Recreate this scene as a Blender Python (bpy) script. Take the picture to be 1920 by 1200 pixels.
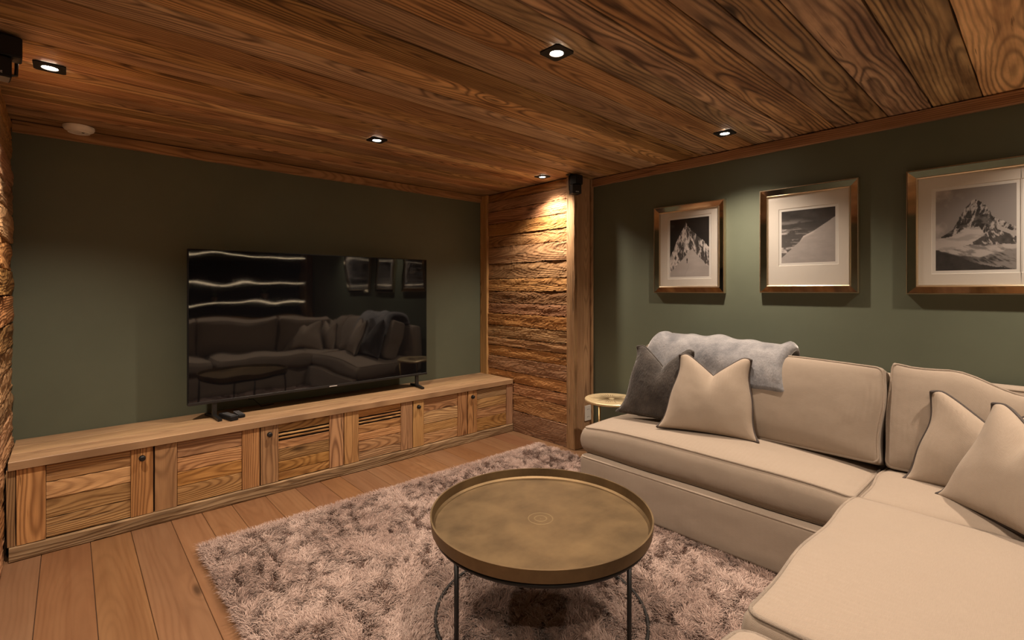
import bpy, math, random
import numpy as np
from mathutils import Matrix, Vector

# ------------------------------------------------------------------ camera
SC = bpy.context.scene
COL = SC.collection
for o in list(bpy.data.objects):
    bpy.data.objects.remove(o)
F_PX, HORIZON = 916.0, 543.0
YAW = math.atan(830.0 / F_PX)
CAM_H = 1.345
cam = bpy.data.cameras.new('camera')
cam.sensor_width = 36.0
cam.lens = 36.0 * F_PX / 1920.0
cam.shift_y = -(600.0 - HORIZON) / 1920.0
cam.clip_start = 0.02
camo = bpy.data.objects.new('camera', cam)
COL.objects.link(camo)
camo.location = (0, 0, CAM_H)
camo.rotation_euler = (math.pi / 2, 0, -YAW)
SC.camera = camo
# ------------------------------------------------------------------ world, exposure
W = bpy.data.worlds.new('world')
SC.world = W
W.use_nodes = True
W.node_tree.nodes['Background'].inputs[0].default_value = (1.0, 0.8, 0.6, 1)
W.node_tree.nodes['Background'].inputs[1].default_value = 0.02
SC.view_settings.view_transform = 'Standard'
SC.view_settings.look = 'None'
SC.view_settings.gamma = 1.0
SC.view_settings.use_curve_mapping = False
SC.view_settings.exposure = 1.22
LAMP_W = 62.0
LAMP_COL = (1.0, 0.81, 0.635)

R = random.Random(7)
NR = np.random.default_rng(7)
# room measures (metres)
CEIL = 2.30
XR, XL, YB, YF = 3.37, -0.90, 3.93, -2.12       # right wall, left wall, television wall, wall behind the camera
PX, LX = 3.14, -0.235                           # faces of the plank-clad alcove sides
PY = 2.672                                      # where the alcove sides start


# ------------------------------------------------------------------ node helpers
class NT:
    def __init__(s, name):
        s.m = bpy.data.materials.new(name)
        s.m.use_nodes = True
        s.t = s.m.node_tree
        s.b = s.t.nodes['Principled BSDF']

    def n(s, typ, **kw):
        nd = s.t.nodes.new(typ)
        for k, v in kw.items():
            setattr(nd, k, v)
        return nd

    def put(s, sock, v):
        if isinstance(v, bpy.types.NodeSocket):
            s.t.links.new(v, sock)
        else:
            sock.default_value = v

    def math(s, op, a, b=0.0, c=None):
        nd = s.n('ShaderNodeMath', operation=op)
        s.put(nd.inputs[0], a)
        s.put(nd.inputs[1], b)
        if c is not None:
            s.put(nd.inputs[2], c)
        return nd.outputs[0]

    def comb(s, x, y, z):
        nd = s.n('ShaderNodeCombineXYZ')
        for i, v in enumerate((x, y, z)):
            s.put(nd.inputs[i], v)
        return nd.outputs[0]

    def sep(s, v):
        nd = s.n('ShaderNodeSeparateXYZ')
        s.put(nd.inputs[0], v)
        return nd.outputs

    def noise(s, vec, scale=1.0, detail=2.0, rough=0.5):
        nd = s.n('ShaderNodeTexNoise')
        s.put(nd.inputs['Vector'], vec)
        nd.inputs['Scale'].default_value = scale
        nd.inputs['Detail'].default_value = detail
        nd.inputs['Roughness'].default_value = rough
        return nd.outputs['Fac']

    def ramp(s, f, stops):
        nd = s.n('ShaderNodeValToRGB')
        e = nd.color_ramp.elements
        while len(e) < len(stops):
            e.new(0.5)
        for i, (p, c) in enumerate(stops):
            e[i].position = p
            e[i].color = (c if len(c) == 4 else (*c, 1)) if hasattr(c, '__len__') else (c, c, c, 1)
        s.put(nd.inputs[0], f)
        return nd.outputs[0]

    def mix(s, f, a, b, mode='MIX'):
        nd = s.n('ShaderNodeMix', data_type='RGBA', blend_type=mode)
        s.put(nd.inputs[0], f)
        for i, v in ((6, a), (7, b)):
            if not isinstance(v, bpy.types.NodeSocket) and len(v) == 3:
                v = (*v, 1)
            s.put(nd.inputs[i], v)
        return nd.outputs[2]

    def bump(s, h, dist, strength=1.0):
        nd = s.n('ShaderNodeBump')
        nd.inputs['Strength'].default_value = strength
        nd.inputs['Distance'].default_value = dist
        s.put(nd.inputs['Height'], h)
        s.t.links.new(nd.outputs[0], s.b.inputs['Normal'])

    def fin(s, col=None, rough=None, metal=None, spec=None):
        if col is not None:
            if not isinstance(col, bpy.types.NodeSocket) and len(col) == 3:
                col = (*col, 1)
            s.put(s.b.inputs['Base Color'], col)
        if rough is not None:
            s.put(s.b.inputs['Roughness'], rough)
        if metal is not None:
            s.put(s.b.inputs['Metallic'], metal)
        if spec is not None:
            s.put(s.b.inputs['Specular IOR Level'], spec)
        return s.m


def wood(name, light, dark, freq=95, contrast=0.85, dirt=0.5, crack=0.5, bump=0.002, rough=0.65, fibre=0.3, spec=0.3, tint=(.5, .42, .36), var=1.0):
    """Old softwood: rings about a pith that wanders along the board (local x), knots, cracks, grime."""
    k = NT(name)
    P = k.n('ShaderNodeTexCoord').outputs['Object']
    info = k.n('ShaderNodeObjectInfo')
    rnd = info.outputs['Random']
    x, y, z = k.sep(P)
    ox = k.math('MULTIPLY', rnd, 57.3)
    oz = k.math('MULTIPLY', rnd, 913.7)
    r2 = k.math('FRACT', k.math('MULTIPLY', rnd, 71.13))
    r3 = k.math('FRACT', k.math('MULTIPLY', rnd, 313.7))
    xo = k.math('ADD', x, ox)
    # knots
    kv = k.comb(k.math('MULTIPLY', xo, 1.7), k.math('MULTIPLY', y, 6.0), oz)
    vo = k.n('ShaderNodeTexVoronoi')
    k.put(vo.inputs['Vector'], kv)
    vo.inputs['Scale'].default_value = 1.0
    kd = vo.outputs['Distance']
    kr = k.sep(vo.outputs['Color'])[0]
    kon = k.math('GREATER_THAN', kr, 0.55)
    kbend = k.math('MULTIPLY', k.math('EXPONENT', k.math('MULTIPLY', k.math('MULTIPLY', kd, kd), -22.0)), kon)
    kmask = k.math('MULTIPLY', k.ramp(kd, [(0.05, 1.0), (0.13, 0.0)]), kon)
    # pith
    n1 = k.noise(k.comb(k.math('MULTIPLY', xo, 0.55), k.math('MULTIPLY', y, 1.2), oz), 1.0, 2.5)
    n2 = k.noise(k.comb(k.math('MULTIPLY', xo, 4.0), k.math('MULTIPLY', y, 16.0), oz), 1.0, 3.0)
    py = k.math('MULTIPLY', k.math('SUBTRACT', r2, 0.5), 0.16)
    yy = k.math('ADD', k.math('SUBTRACT', y, py), k.math('MULTIPLY', k.math('SUBTRACT', n2, 0.5), 0.012))
    zz = k.math('ADD', k.math('MULTIPLY', k.math('SUBTRACT', n1, 0.45), 0.34), 0.05)
    zz = k.math('ADD', zz, k.math('MULTIPLY', kbend, 0.035))
    rr = k.math('SQRT', k.math('ADD', k.math('MULTIPLY', yy, yy), k.math('MULTIPLY', zz, zz)))
    ph = k.math('MULTIPLY', rr, 2 * math.pi * freq)
    s = k.math('ADD', k.math('MULTIPLY', k.math('SINE', ph), 0.5), 0.5)
    ring = k.math('POWER', s, 2.2)
    fb = k.noise(k.comb(k.math('MULTIPLY', xo, 9.0), k.math('MULTIPLY', y, 260.0), k.math('MULTIPLY', z, 260.0)), 1.0, 2.0)
    gr = k.noise(k.comb(k.math('MULTIPLY', xo, 1.6), k.math('MULTIPLY', y, 9.0), oz), 1.0, 4.0, 0.62)
    gr2 = k.noise(k.comb(k.math('MULTIPLY', xo, 0.7), k.math('MULTIPLY', y, 3.0), k.math('ADD', oz, 5.0)), 1.0, 3.0, 0.6)
    cr = k.noise(k.comb(k.math('MULTIPLY', xo, 2.2), k.math('MULTIPLY', y, 46.0), k.math('ADD', oz, 11.0)), 1.0, 3.0, 0.55)
    cm = k.ramp(cr, [(0.29, 1.0), (0.335, 0.0)])
    cm = k.math('MULTIPLY', cm, crack)
    ringf = k.math('MULTIPLY', ring, k.math('MULTIPLY', contrast, k.ramp(gr2, [(0.3, 0.35), (0.65, 1.0)])))
    c = k.mix(ringf, light, dark)
    c = k.mix(k.math('MULTIPLY', k.math('SUBTRACT', fb, 0.35), fibre), c, dark)
    g = k.ramp(gr, [(0.36, 1.0), (0.62, 0.0)])
    c = k.mix(k.math('MULTIPLY', g, dirt), c, (*tint, 1), 'MULTIPLY')
    st = k.noise(k.comb(k.math('MULTIPLY', xo, 0.8), k.math('MULTIPLY', y, 34.0), k.math('ADD', oz, 23.0)), 1.0, 3.0, 0.6)
    c = k.mix(k.math('MULTIPLY', k.ramp(st, [(0.50, 0.0), (0.68, 1.0)]), dirt * 0.9), c, (*tint, 1), 'MULTIPLY')
    c = k.mix(k.math('MULTIPLY', k.ramp(gr2, [(0.52, 0.0), (0.72, 1.0)]), dirt * 0.7), c, (1.25, 1.15, 1.0, 1), 'MULTIPLY')
    dk = tuple(v * 0.35 for v in dark)
    c = k.mix(k.math('MULTIPLY', kmask, 0.85), c, (*dk, 1))
    c = k.mix(k.math('MULTIPLY', cm, 0.9), c, (*dk, 1))
    val = k.math('ADD', 1 - 0.22 * var, k.math('MULTIPLY', r3, 0.44 * var))
    hsv = k.n('ShaderNodeHueSaturation')
    k.put(hsv.inputs['Hue'], k.math('ADD', 0.5 - 0.008 * var, k.math('MULTIPLY', r2, 0.016 * var)))
    k.put(hsv.inputs['Saturation'], k.math('ADD', 1 - 0.14 * var, k.math('MULTIPLY', k.math('FRACT', k.math('MULTIPLY', rnd, 17.9)), 0.22 * var)))
    k.put(hsv.inputs['Value'], val)
    k.put(hsv.inputs['Color'], c)
    c = k.mix(1.0, hsv.outputs[0], info.outputs['Color'], 'MULTIPLY')
    hgt = k.math('SUBTRACT', k.math('MULTIPLY', fb, 0.25), k.math('MULTIPLY', ring, -0.35))
    hgt = k.math('SUBTRACT', k.math('ADD', hgt, k.math('MULTIPLY', gr, 0.8)), k.math('MULTIPLY', cm, 1.5))
    k.bump(hgt, bump)
    return k.fin(c, rough, 0.0, spec)


M = {}
M['ceil'] = wood('reclaimed_ceiling_wood', (0.62, 0.385, 0.185), (0.135, 0.068, 0.030), 75, 0.9, 0.8, 0.6, 0.0025, 0.66)
M['ceil2'] = wood('weathered_ceiling_wood', (0.62, 0.385, 0.19), (0.085, 0.045, 0.024), 60, 1.0, 0.95, 0.5, 0.003, 0.66, 0.35, 0.3, (.42, .36, .34))
M['panel'] = wood('hewn_wall_wood', (0.50, 0.275, 0.12), (0.19, 0.088, 0.034), 80, 0.7, 0.6, 1.0, 0.004, 0.62, 0.4)
M['cab'] = wood('old_cabinet_wood', (0.58, 0.33, 0.14), (0.20, 0.090, 0.033), 100, 0.85, 0.45, 0.7, 0.002, 0.6)
M['cabtop'] = wood('worktop_wood', (0.47, 0.265, 0.118), (0.24, 0.118, 0.048), 80, 0.6, 0.55, 0.35, 0.0012, 0.5)
M['plinth'] = wood('grey_plinth_wood', (0.34, 0.22, 0.12), (0.13, 0.08, 0.045), 90, 0.75, 0.6, 1.0, 0.003, 0.7)
M['floor'] = wood('oak_floor', (0.205, 0.106, 0.051), (0.150, 0.074, 0.034), 60, 0.5, 0.5, 0.0, 0.0004, 0.40, 0.25, 0.4, (.75, .66, .60), 0.35)
M['trim'] = wood('trim_wood', (0.48, 0.28, 0.125), (0.18, 0.088, 0.036), 100, 0.7, 0.5, 0.6, 0.002, 0.6)


def plain(name, col, rough=0.5, metal=0.0, spec=0.5, nscale=0, namp=0.0, bump=0.0):
    k = NT(name)
    c = (*col, 1)
    if nscale:
        P = k.n('ShaderNodeTexCoord').outputs['Object']
        f = k.noise(P, nscale, 4.0, 0.6)
        lo = tuple(v * (1 - namp) for v in col)
        hi = tuple(min(1, v * (1 + namp)) for v in col)
        c = k.mix(k.ramp(f, [(0.3, 0.0), (0.7, 1.0)]), lo, hi)
        if bump:
            k.bump(f, bump)
    return k.fin(c, rough, metal, spec)


M['green'] = plain('dark_green_paint', (0.108, 0.122, 0.086), 0.55, 0, 0.35, 3.0, 0.05)
M['gap'] = plain('dark_joint', (0.02, 0.012, 0.008), 0.9)
M['black'] = plain('black_satin', (0.010, 0.010, 0.011), 0.6, 0, 0.25)
M['blackm'] = plain('black_iron', (0.016, 0.015, 0.015), 0.45, 0.3)
M['dkgrey'] = plain('dark_grey_metal', (0.06, 0.06, 0.062), 0.35, 0.8)
M['white'] = plain('white_plastic', (0.78, 0.74, 0.68), 0.4)
M['gold'] = plain('champagne_gold', (0.70, 0.58, 0.42), 0.3, 1.0)
M['brassleg'] = plain('brass_leg', (0.70, 0.50, 0.24), 0.35, 1.0)
M['mirror'] = plain('antique_mirror', (0.80, 0.76, 0.70), 0.06, 1.0, 0.5, 25.0, 0.06)
M['mat'] = plain('picture_mount', (0.80, 0.76, 0.70), 0.8)
M['paper'] = plain('print_paper', (0.86, 0.84, 0.80), 0.7)
M['gbtn'] = plain('button_grey', (0.10, 0.10, 0.105), 0.5)
M['led_off'] = plain('logo_silver', (0.75, 0.75, 0.75), 0.4, 0.3)
M['pipe_dark'] = plain('dark_brown_piping', (0.045, 0.032, 0.026), 0.7)
M['pot'] = plain('clay_pot', (0.30, 0.16, 0.08), 0.7)
M['leaf'] = plain('leaf_green', (0.12, 0.16, 0.05), 0.6, 0, 0.4, 30, 0.3)


def emis(name, col, s):
    k = NT(name)
    k.b.inputs['Emission Color'].default_value = (*col, 1)
    k.b.inputs['Emission Strength'].default_value = s
    return k.fin((0.8, 0.8, 0.8), 0.5)


M['lamp'] = emis('lit_lamp', (1.0, 0.86, 0.68), 30.0)
M['led'] = emis('led_strip_light', (1.0, 0.74, 0.45), 14.0)

# glass for pictures: clear with a fresnel reflection
k = NT('picture_glass')
tr = k.n('ShaderNodeBsdfTransparent')
gl = k.n('ShaderNodeBsdfGlossy')
gl.inputs['Roughness'].default_value = 0.02
fr = k.n('ShaderNodeFresnel')
fr.inputs['IOR'].default_value = 1.45
mx = k.n('ShaderNodeMixShader')
k.t.links.new(k.math('MULTIPLY', fr.outputs[0], 0.6), mx.inputs[0])
k.t.links.new(tr.outputs[0], mx.inputs[1])
k.t.links.new(gl.outputs[0], mx.inputs[2])
k.t.links.new(mx.outputs[0], k.t.nodes['Material Output'].inputs[0])
M['glass'] = k.m

# television screen: glossy black, faintly wavy
k = NT('television_screen')
P = k.n('ShaderNodeTexCoord').outputs['Object']
k.bump(k.noise(P, 3.0, 1.0), 0.004, 0.5)
k.b.inputs['Coat Weight'].default_value = 0.0
k.b.inputs['IOR'].default_value = 1.75
M['screen'] = k.fin((0.004, 0.004, 0.005), 0.035, 0.0, 0.5)

# herringbone upholstery (uv in metres)
def fabric(name, col, amp=0.30, pitch=0.0032, band=0.011, bmp=0.0006):
    k = NT(name)
    uv = k.n('ShaderNodeTexCoord').outputs['UV']
    u, v, _ = k.sep(uv)
    zz = k.math('PINGPONG', u, band)
    ln = k.math('SINE', k.math('MULTIPLY', k.math('ADD', zz, v), 2 * math.pi / pitch))
    ln = k.math('ADD', k.math('MULTIPLY', ln, 0.5), 0.5)
    th = k.noise(k.comb(k.math('MULTIPLY', u, 40.0), k.math('MULTIPLY', v, 700.0), 0.0), 1.0, 2.0)
    bl = k.noise(uv, 5.0, 3.0)
    f = k.math('ADD', k.math('MULTIPLY', ln, 0.6), k.math('MULTIPLY', th, 0.5))
    lo = tuple(c * (1 - amp) for c in col)
    hi = tuple(min(1, c * (1 + amp)) for c in col)
    c = k.mix(f, lo, hi)
    c = k.mix(k.math('MULTIPLY', bl, 0.18), c, tuple(v * 0.75 for v in col))
    P = k.n('ShaderNodeTexCoord').outputs['Object']
    soft = k.noise(P, 5.0, 2.0)
    k.bump(k.math('ADD', f, k.math('MULTIPLY', soft, 22.0)), bmp)
    k.b.inputs['Sheen Weight'].default_value = 0.15
    k.b.inputs['Sheen Roughness'].default_value = 0.5
    return k.fin(c, 0.85, 0.0, 0.2)


M['sofa'] = fabric('beige_herringbone', (0.315, 0.252, 0.197))
M['pipe'] = fabric('beige_piping', (0.37, 0.293, 0.228), 0.1, 0.004)
M['pillow'] = fabric('beige_pillow_linen', (0.37, 0.297, 0.232), 0.2, 0.004)

# faux fur
def fur(name, lo, hi, sc, bmp):
    k = NT(name)
    P = k.n('ShaderNodeTexCoord').outputs['Object']
    x, y, z = k.sep(P)
    a = k.noise(P, sc, 3.0, 0.6)
    b = k.noise(k.comb(k.math('MULTIPLY', x, 140.0), k.math('MULTIPLY', y, 140.0), k.math('MULTIPLY', z, 45.0)), 1.0, 2.0)
    c = k.mix(k.ramp(a, [(0.32, 0.0), (0.68, 1.0)]), lo, hi)
    c = k.mix(k.math('MULTIPLY', b, 0.5), c, tuple(v * 0.5 for v in lo))
    k.bump(k.math('ADD', k.math('MULTIPLY', a, 1.5), b), bmp)
    k.b.inputs['Sheen Weight'].default_value = 0.6
    k.b.inputs['Sheen Roughness'].default_value = 0.35
    return k.fin(c, 0.8, 0.0, 0.2)


M['fur_dark'] = fur('charcoal_fur', (0.040, 0.034, 0.031), (0.10, 0.085, 0.075), 9.0, 0.004)
M['fur_grey'] = fur('silver_grey_fur', (0.17, 0.17, 0.185), (0.38, 0.37, 0.375), 9.0, 0.0025)

# antique brass tray
k = NT('antique_brass')
P = k.n('ShaderNodeTexCoord').outputs['Object']
x, y, z = k.sep(P)
r = k.math('SQRT', k.math('ADD', k.math('MULTIPLY', x, x), k.math('MULTIPLY', y, y)))
ring = k.math('MULTIPLY', k.ramp(k.math('PINGPONG', k.math('MULTIPLY', r, 80.0), 1.0), [(0.0, 1.0), (0.3, 0.0)]), k.math('LESS_THAN', r, 0.057))
a = k.noise(P, 5.0, 5.0, 0.65)
b = k.noise(k.comb(k.math('MULTIPLY', x, 4.0), k.math('MULTIPLY', y, 60.0), 0.0), 1.0, 3.0)
c = k.mix(k.ramp(a, [(0.3, 0.0), (0.7, 1.0)]), (0.115, 0.076, 0.040), (0.225, 0.152, 0.076))
c = k.mix(k.math('MULTIPLY', b, 0.3), c, (0.22, 0.16, 0.09))
c = k.mix(k.math('MULTIPLY', ring, 0.35), c, (0.50, 0.38, 0.20))
k.bump(k.math('ADD', a, k.math('MULTIPLY', ring, 0.6)), 0.0008)
M['brass'] = k.fin(c, k.math('ADD', 0.40, k.math('MULTIPLY', a, 0.2)), 0.85, 0.5)

# sunburst gold
k = NT('hammered_gold')
P = k.n('ShaderNodeTexCoord').outputs['Object']
a = k.noise(P, 60.0, 3.0)
k.bump(a, 0.001)
M['sun'] = k.fin(k.mix(a, (0.60, 0.45, 0.24), (0.88, 0.74, 0.48)), 0.42, 0.6)
M['sungroove'] = plain('dark_gold_groove', (0.16, 0.10, 0.045), 0.5, 0.7)

# rug pile: colour per strand
k = NT('rug_pile')
at = k.n('ShaderNodeAttribute', attribute_name='tone')
c = k.ramp(at.outputs['Fac'], [(0.0, (0.18, 0.108, 0.085)), (0.5, (0.325, 0.220, 0.180)), (1.0, (0.55, 0.42, 0.365))])
k.b.inputs['Sheen Weight'].default_value = 0.3
M['pile'] = k.fin(c, 0.6, 0.0, 0.35)
M['rugback'] = plain('rug_backing', (0.22, 0.15, 0.12), 0.9)

# prints: colour attribute
k = NT('photo_print')
at = k.n('ShaderNodeAttribute', attribute_name='ink')
M['print'] = k.fin(at.outputs['Color'], 0.6, 0.0, 0.3)


# ------------------------------------------------------------------ mesh helpers
def mesh(name, V, Fc, smooth=False):
    me = bpy.data.meshes.new(name)
    me.from_pydata([tuple(map(float, v)) for v in V], [], Fc)
    me.validate()
    if smooth:
        me.polygons.foreach_set('use_smooth', [True] * len(me.polygons))
    me.update()
    return me


def link(name, me, mat=None, parent=None, world=True, mw=None):
    o = bpy.data.objects.new(name, me)
    COL.objects.link(o)
    if mat is not None and me is not None and len(me.materials) == 0:
        me.materials.append(M[mat] if isinstance(mat, str) else mat)
    if parent is not None:
        o.parent = parent
        if world:
            o.matrix_parent_inverse = parent_inv(parent)
    if mw is not None:
        o.matrix_basis = mw
    return o


def parent_inv(p):
    m = p.matrix_basis.copy()
    q = p
    if p.parent:
        m = abs_mat(p)
    return m.inverted()


def abs_mat(o):
    m = o.matrix_basis.copy()
    if o.parent:
        m = abs_mat(o.parent) @ o.matrix_parent_inverse @ m
    return m


def tag(o, label, cat, group=None, kind=None):
    o['label'] = label
    o['category'] = cat
    if group:
        o['group'] = group
    if kind:
        o['kind'] = kind
    return o


def struct(o, label=None, cat=None):
    o['kind'] = 'structure'
    if label:
        o['label'] = label
        o['category'] = cat
    return o


def thing(name, loc, label, cat, group=None, rz=0.0):
    o = bpy.data.objects.new(name, None)
    COL.objects.link(o)
    o.empty_display_size = 0.1
    o.location = loc
    o.rotation_euler = (0, 0, rz)
    o.matrix_basis = Matrix.Translation(loc) @ Matrix.Rotation(rz, 4, 'Z')
    return tag(o, label, cat, group)


def basis(o, ex, ez):
    ex = Vector(ex).normalized()
    ez = Vector(ez)
    ez = (ez - ex * ez.dot(ex)).normalized()
    ey = ez.cross(ex)
    m = Matrix((ex, ey, ez)).transposed().to_4x4()
    m.translation = Vector(o)
    return m


def box(x0, x1, y0, y1, z0, z1, b=0.0):
    """bevelled box as verts, faces"""
    if b <= 0:
        V = [(x, y, z) for x in (x0, x1) for y in (y0, y1) for z in (z0, z1)]
        return V, [(0, 1, 3, 2), (4, 6, 7, 5), (0, 4, 5, 1), (2, 3, 7, 6), (0, 2, 6, 4), (1, 5, 7, 3)]
    V = []
    idx = {}
    for i, x in enumerate((x0, x1)):
        for j, y in enumerate((y0, y1)):
            for l, z in enumerate((z0, z1)):
                sx, sy, sz = (1, -1)[i], (1, -1)[j], (1, -1)[l]
                idx[i, j, l, 0] = len(V); V.append((x, y + sy * b, z + sz * b))
                idx[i, j, l, 1] = len(V); V.append((x + sx * b, y, z + sz * b))
                idx[i, j, l, 2] = len(V); V.append((x + sx * b, y + sy * b, z))
    Fc = []
    I = idx
    for i in (0, 1):
        f = [I[i, 0, 0, 0], I[i, 0, 1, 0], I[i, 1, 1, 0], I[i, 1, 0, 0]]
        Fc.append(f if i == 0 else f[::-1])
        f = [I[0, i, 0, 1], I[1, i, 0, 1], I[1, i, 1, 1], I[0, i, 1, 1]]
        Fc.append(f if i == 0 else f[::-1])
        f = [I[0, 0, i, 2], I[0, 1, i, 2], I[1, 1, i, 2], I[1, 0, i, 2]]
        Fc.append(f if i == 0 else f[::-1])
    for a in (0, 1):
        for c in (0, 1):
            Fc.append([I[a, c, 0, 0], I[a, c, 0, 1], I[a, c, 1, 1], I[a, c, 1, 0]])
            Fc.append([I[a, 0, c, 0], I[a, 0, c, 2], I[a, 1, c, 2], I[a, 1, c, 0]])
            Fc.append([I[0, a, c, 1], I[0, a, c, 2], I[1, a, c, 2], I[1, a, c, 1]])
            for d in (0, 1):
                Fc.append([I[a, c, d, 0], I[a, c, d, 1], I[a, c, d, 2]])
    return V, Fc


def fixn(me):
    import bmesh
    bm = bmesh.new()
    bm.from_mesh(me)
    bmesh.ops.recalc_face_normals(bm, faces=bm.faces)
    bm.to_mesh(me)
    bm.free()
    return me


def boxobj(name, x0, x1, y0, y1, z0, z1, mat, parent=None, b=0.0, world=True):
    V, Fc = box(x0, x1, y0, y1, z0, z1, b)
    return link(name, fixn(mesh(name, V, Fc)), mat, parent, world)


def plank_mesh(L, Wd, T, c=0.003, n=6, wob=0.0015, rough=0.0, nw=6):
    """board: length on x, width on y, visible face +z at z=T"""
    xs = np.linspace(-L / 2, L / 2, n + 1)
    prof = [(-1, 0, 0), (-1, T - c, 0)]
    ys = np.linspace(-Wd / 2 + c, Wd / 2 - c, nw + 1 if rough else 2)
    V = []
    a0 = NR.normal(0, wob, n + 1)
    a1 = NR.normal(0, wob, n + 1)
    a0, a1 = -np.abs(a0), np.abs(a1)
    if rough:
        ph = NR.uniform(0, 50, 6)
    rows = None
    for i, x in enumerate(xs):
        e0, e1 = -Wd / 2 - a0[i] * 1.0, Wd / 2 - a1[i] * 1.0
        row = [(x, e0, 0), (x, e0, T - c)]
        for y in ys:
            zt = T
            if rough:
                f = y / Wd
                zt += rough * (0.45 * math.sin(x * 7 + ph[0] + f * 3) + 0.35 * math.sin(x * 17 + ph[1] - f * 7) + 0.35 * math.sin(f * 9 + ph[2] + x * 2.5) + NR.normal(0, 0.30))
                zt -= rough * 0.35 * (2 * abs(f)) ** 6
            row.append((x, min(max(y, e0 + c), e1 - c), zt))
        row += [(x, e1, T - c), (x, e1, 0)]
        V += row
        rows = len(row)
    Fc = []
    for i in range(n):
        for j in range(rows):
            a, b = i * rows + j, i * rows + (j + 1) % rows
            Fc.append((a, b, b + rows, a + rows))
    Fc.append(tuple(range(rows - 1, -1, -1)))
    Fc.append(tuple(range(n * rows, (n + 1) * rows)))
    return fixn(mesh('plank', V, Fc, False))


def plank(name, origin, ex, ez, L, Wd, T, mat, parent, col=(1, 1, 1), **kw):
    me = plank_mesh(L, Wd, T, **kw)
    o = link(name, me, mat, parent, True, basis(origin, ex, ez))
    o.color = (*col, 1)
    return o


def tube_mesh(pts, r, seg=8, closed=False, rads=None):
    P = [Vector(p) for p in pts]
    n = len(P)
    V, Fc = [], []
    prev = None
    for i in range(n):
        if closed:
            t = (P[(i + 1) % n] - P[i - 1]).normalized()
        else:
            t = (P[min(i + 1, n - 1)] - P[max(i - 1, 0)]).normalized()
        if prev is None:
            up = Vector((0, 0, 1)) if abs(t.z) < 0.9 else Vector((1, 0, 0))
            nrm = (up - t * up.dot(t)).normalized()
        else:
            nrm = (prev - t * prev.dot(t)).normalized()
        prev = nrm
        bn = t.cross(nrm)
        rr = rads[i] if rads is not None else r
        for j in range(seg):
            a = 2 * math.pi * j / seg
            V.append(P[i] + (nrm * math.cos(a) + bn * math.sin(a)) * rr)
    m = n if closed else n - 1
    for i in range(m):
        for j in range(seg):
            a, b = i * seg + j, i * seg + (j + 1) % seg
            c, d = ((i + 1) % n) * seg + (j + 1) % seg, ((i + 1) % n) * seg + j
            Fc.append((a, b, c, d))
    if not closed:
        Fc.append(tuple(range(seg - 1, -1, -1)))
        Fc.append(tuple(range((n - 1) * seg, n * seg)))
    return fixn(mesh('tube', V, Fc, True))


def lathe_mesh(prof, seg=64, smooth=True):
    V, Fc = [], []
    n = len(prof)
    for i in range(seg):
        a = 2 * math.pi * i / seg
        for (r, z) in prof:
            V.append((r * math.cos(a), r * math.sin(a), z))
    for i in range(seg):
        for j in range(n - 1):
            a, b = i * n + j, i * n + j + 1
            c, d = ((i + 1) % seg) * n + j + 1, ((i + 1) % seg) * n + j
            Fc.append((a, d, c, b))
    me = mesh('lathe', V, Fc, False)
    import bmesh
    bm = bmesh.new()
    bm.from_mesh(me)
    bmesh.ops.remove_doubles(bm, verts=bm.verts, dist=1e-5)
    bmesh.ops.recalc_face_normals(bm, faces=bm.faces)
    if smooth:
        for f in bm.faces:
            f.smooth = True
        for e in bm.edges:
            if len(e.link_faces) == 2 and e.calc_face_angle(0) > 0.6:
                e.smooth = False
    bm.to_mesh(me)
    bm.free()
    return me


# ------------------------------------------------------------------ setting
def wall(name, x0, x1, y0, y1, z0, z1, mat, label, cat='wall'):
    return struct(boxobj(name, x0, x1, y0, y1, z0, z1, mat), label, cat)


wall('wall_back', XL, XR + 0.1, YB, YB + 0.1, 0, CEIL, 'green', 'dark green painted wall behind the television')
wall('wall_right', XR, XR + 0.1, YF, YB, 0, CEIL, 'green', 'dark green painted wall carrying the framed pictures')
wall('wall_left', XL - 0.1, XL, YF - 0.1, YB + 0.1, 0, CEIL, 'green', 'dark green painted wall behind the plank cladding')
wall('wall_front', XL, XR + 0.1, YF - 0.1, YF, 0, CEIL, 'green', 'dark green painted wall behind the black shelving')

# floor
fl = struct(boxobj('floor', XL, XR, YF, YB, -0.05, -0.012, 'gap'), 'wide oak floorboards running towards the cabinets', 'floor')
seams = [XL, -0.66, -0.475, -0.29, -0.105, 0.083, 0.254, 0.438, 0.592, 0.752, 0.946, 1.134, 1.301, 1.446, 1.64, 1.81, 1.99, 2.137, 2.324, 2.50, 2.69, 2.86, 3.04, 3.2, XR]
for i in range(len(seams) - 1):
    a, b = seams[i], seams[i + 1]
    y0 = YF
    brk = R.uniform(0.2, 0.6)
    for (p, q) in ((YF, brk), (brk, YB - 0.002)):
        v = R.uniform(0.94, 1.06)
        plank('floorboard', ((a + b) / 2, (p + q) / 2, -0.012), (0, 1, 0), (0, 0, 1), q - p - 0.002, b - a - 0.002, 0.012, 'floor', fl,
              (v, v * R.uniform(.97, 1.02), v * R.uniform(.94, 1.04)), c=0.0015, n=2, wob=0.0)

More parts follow.
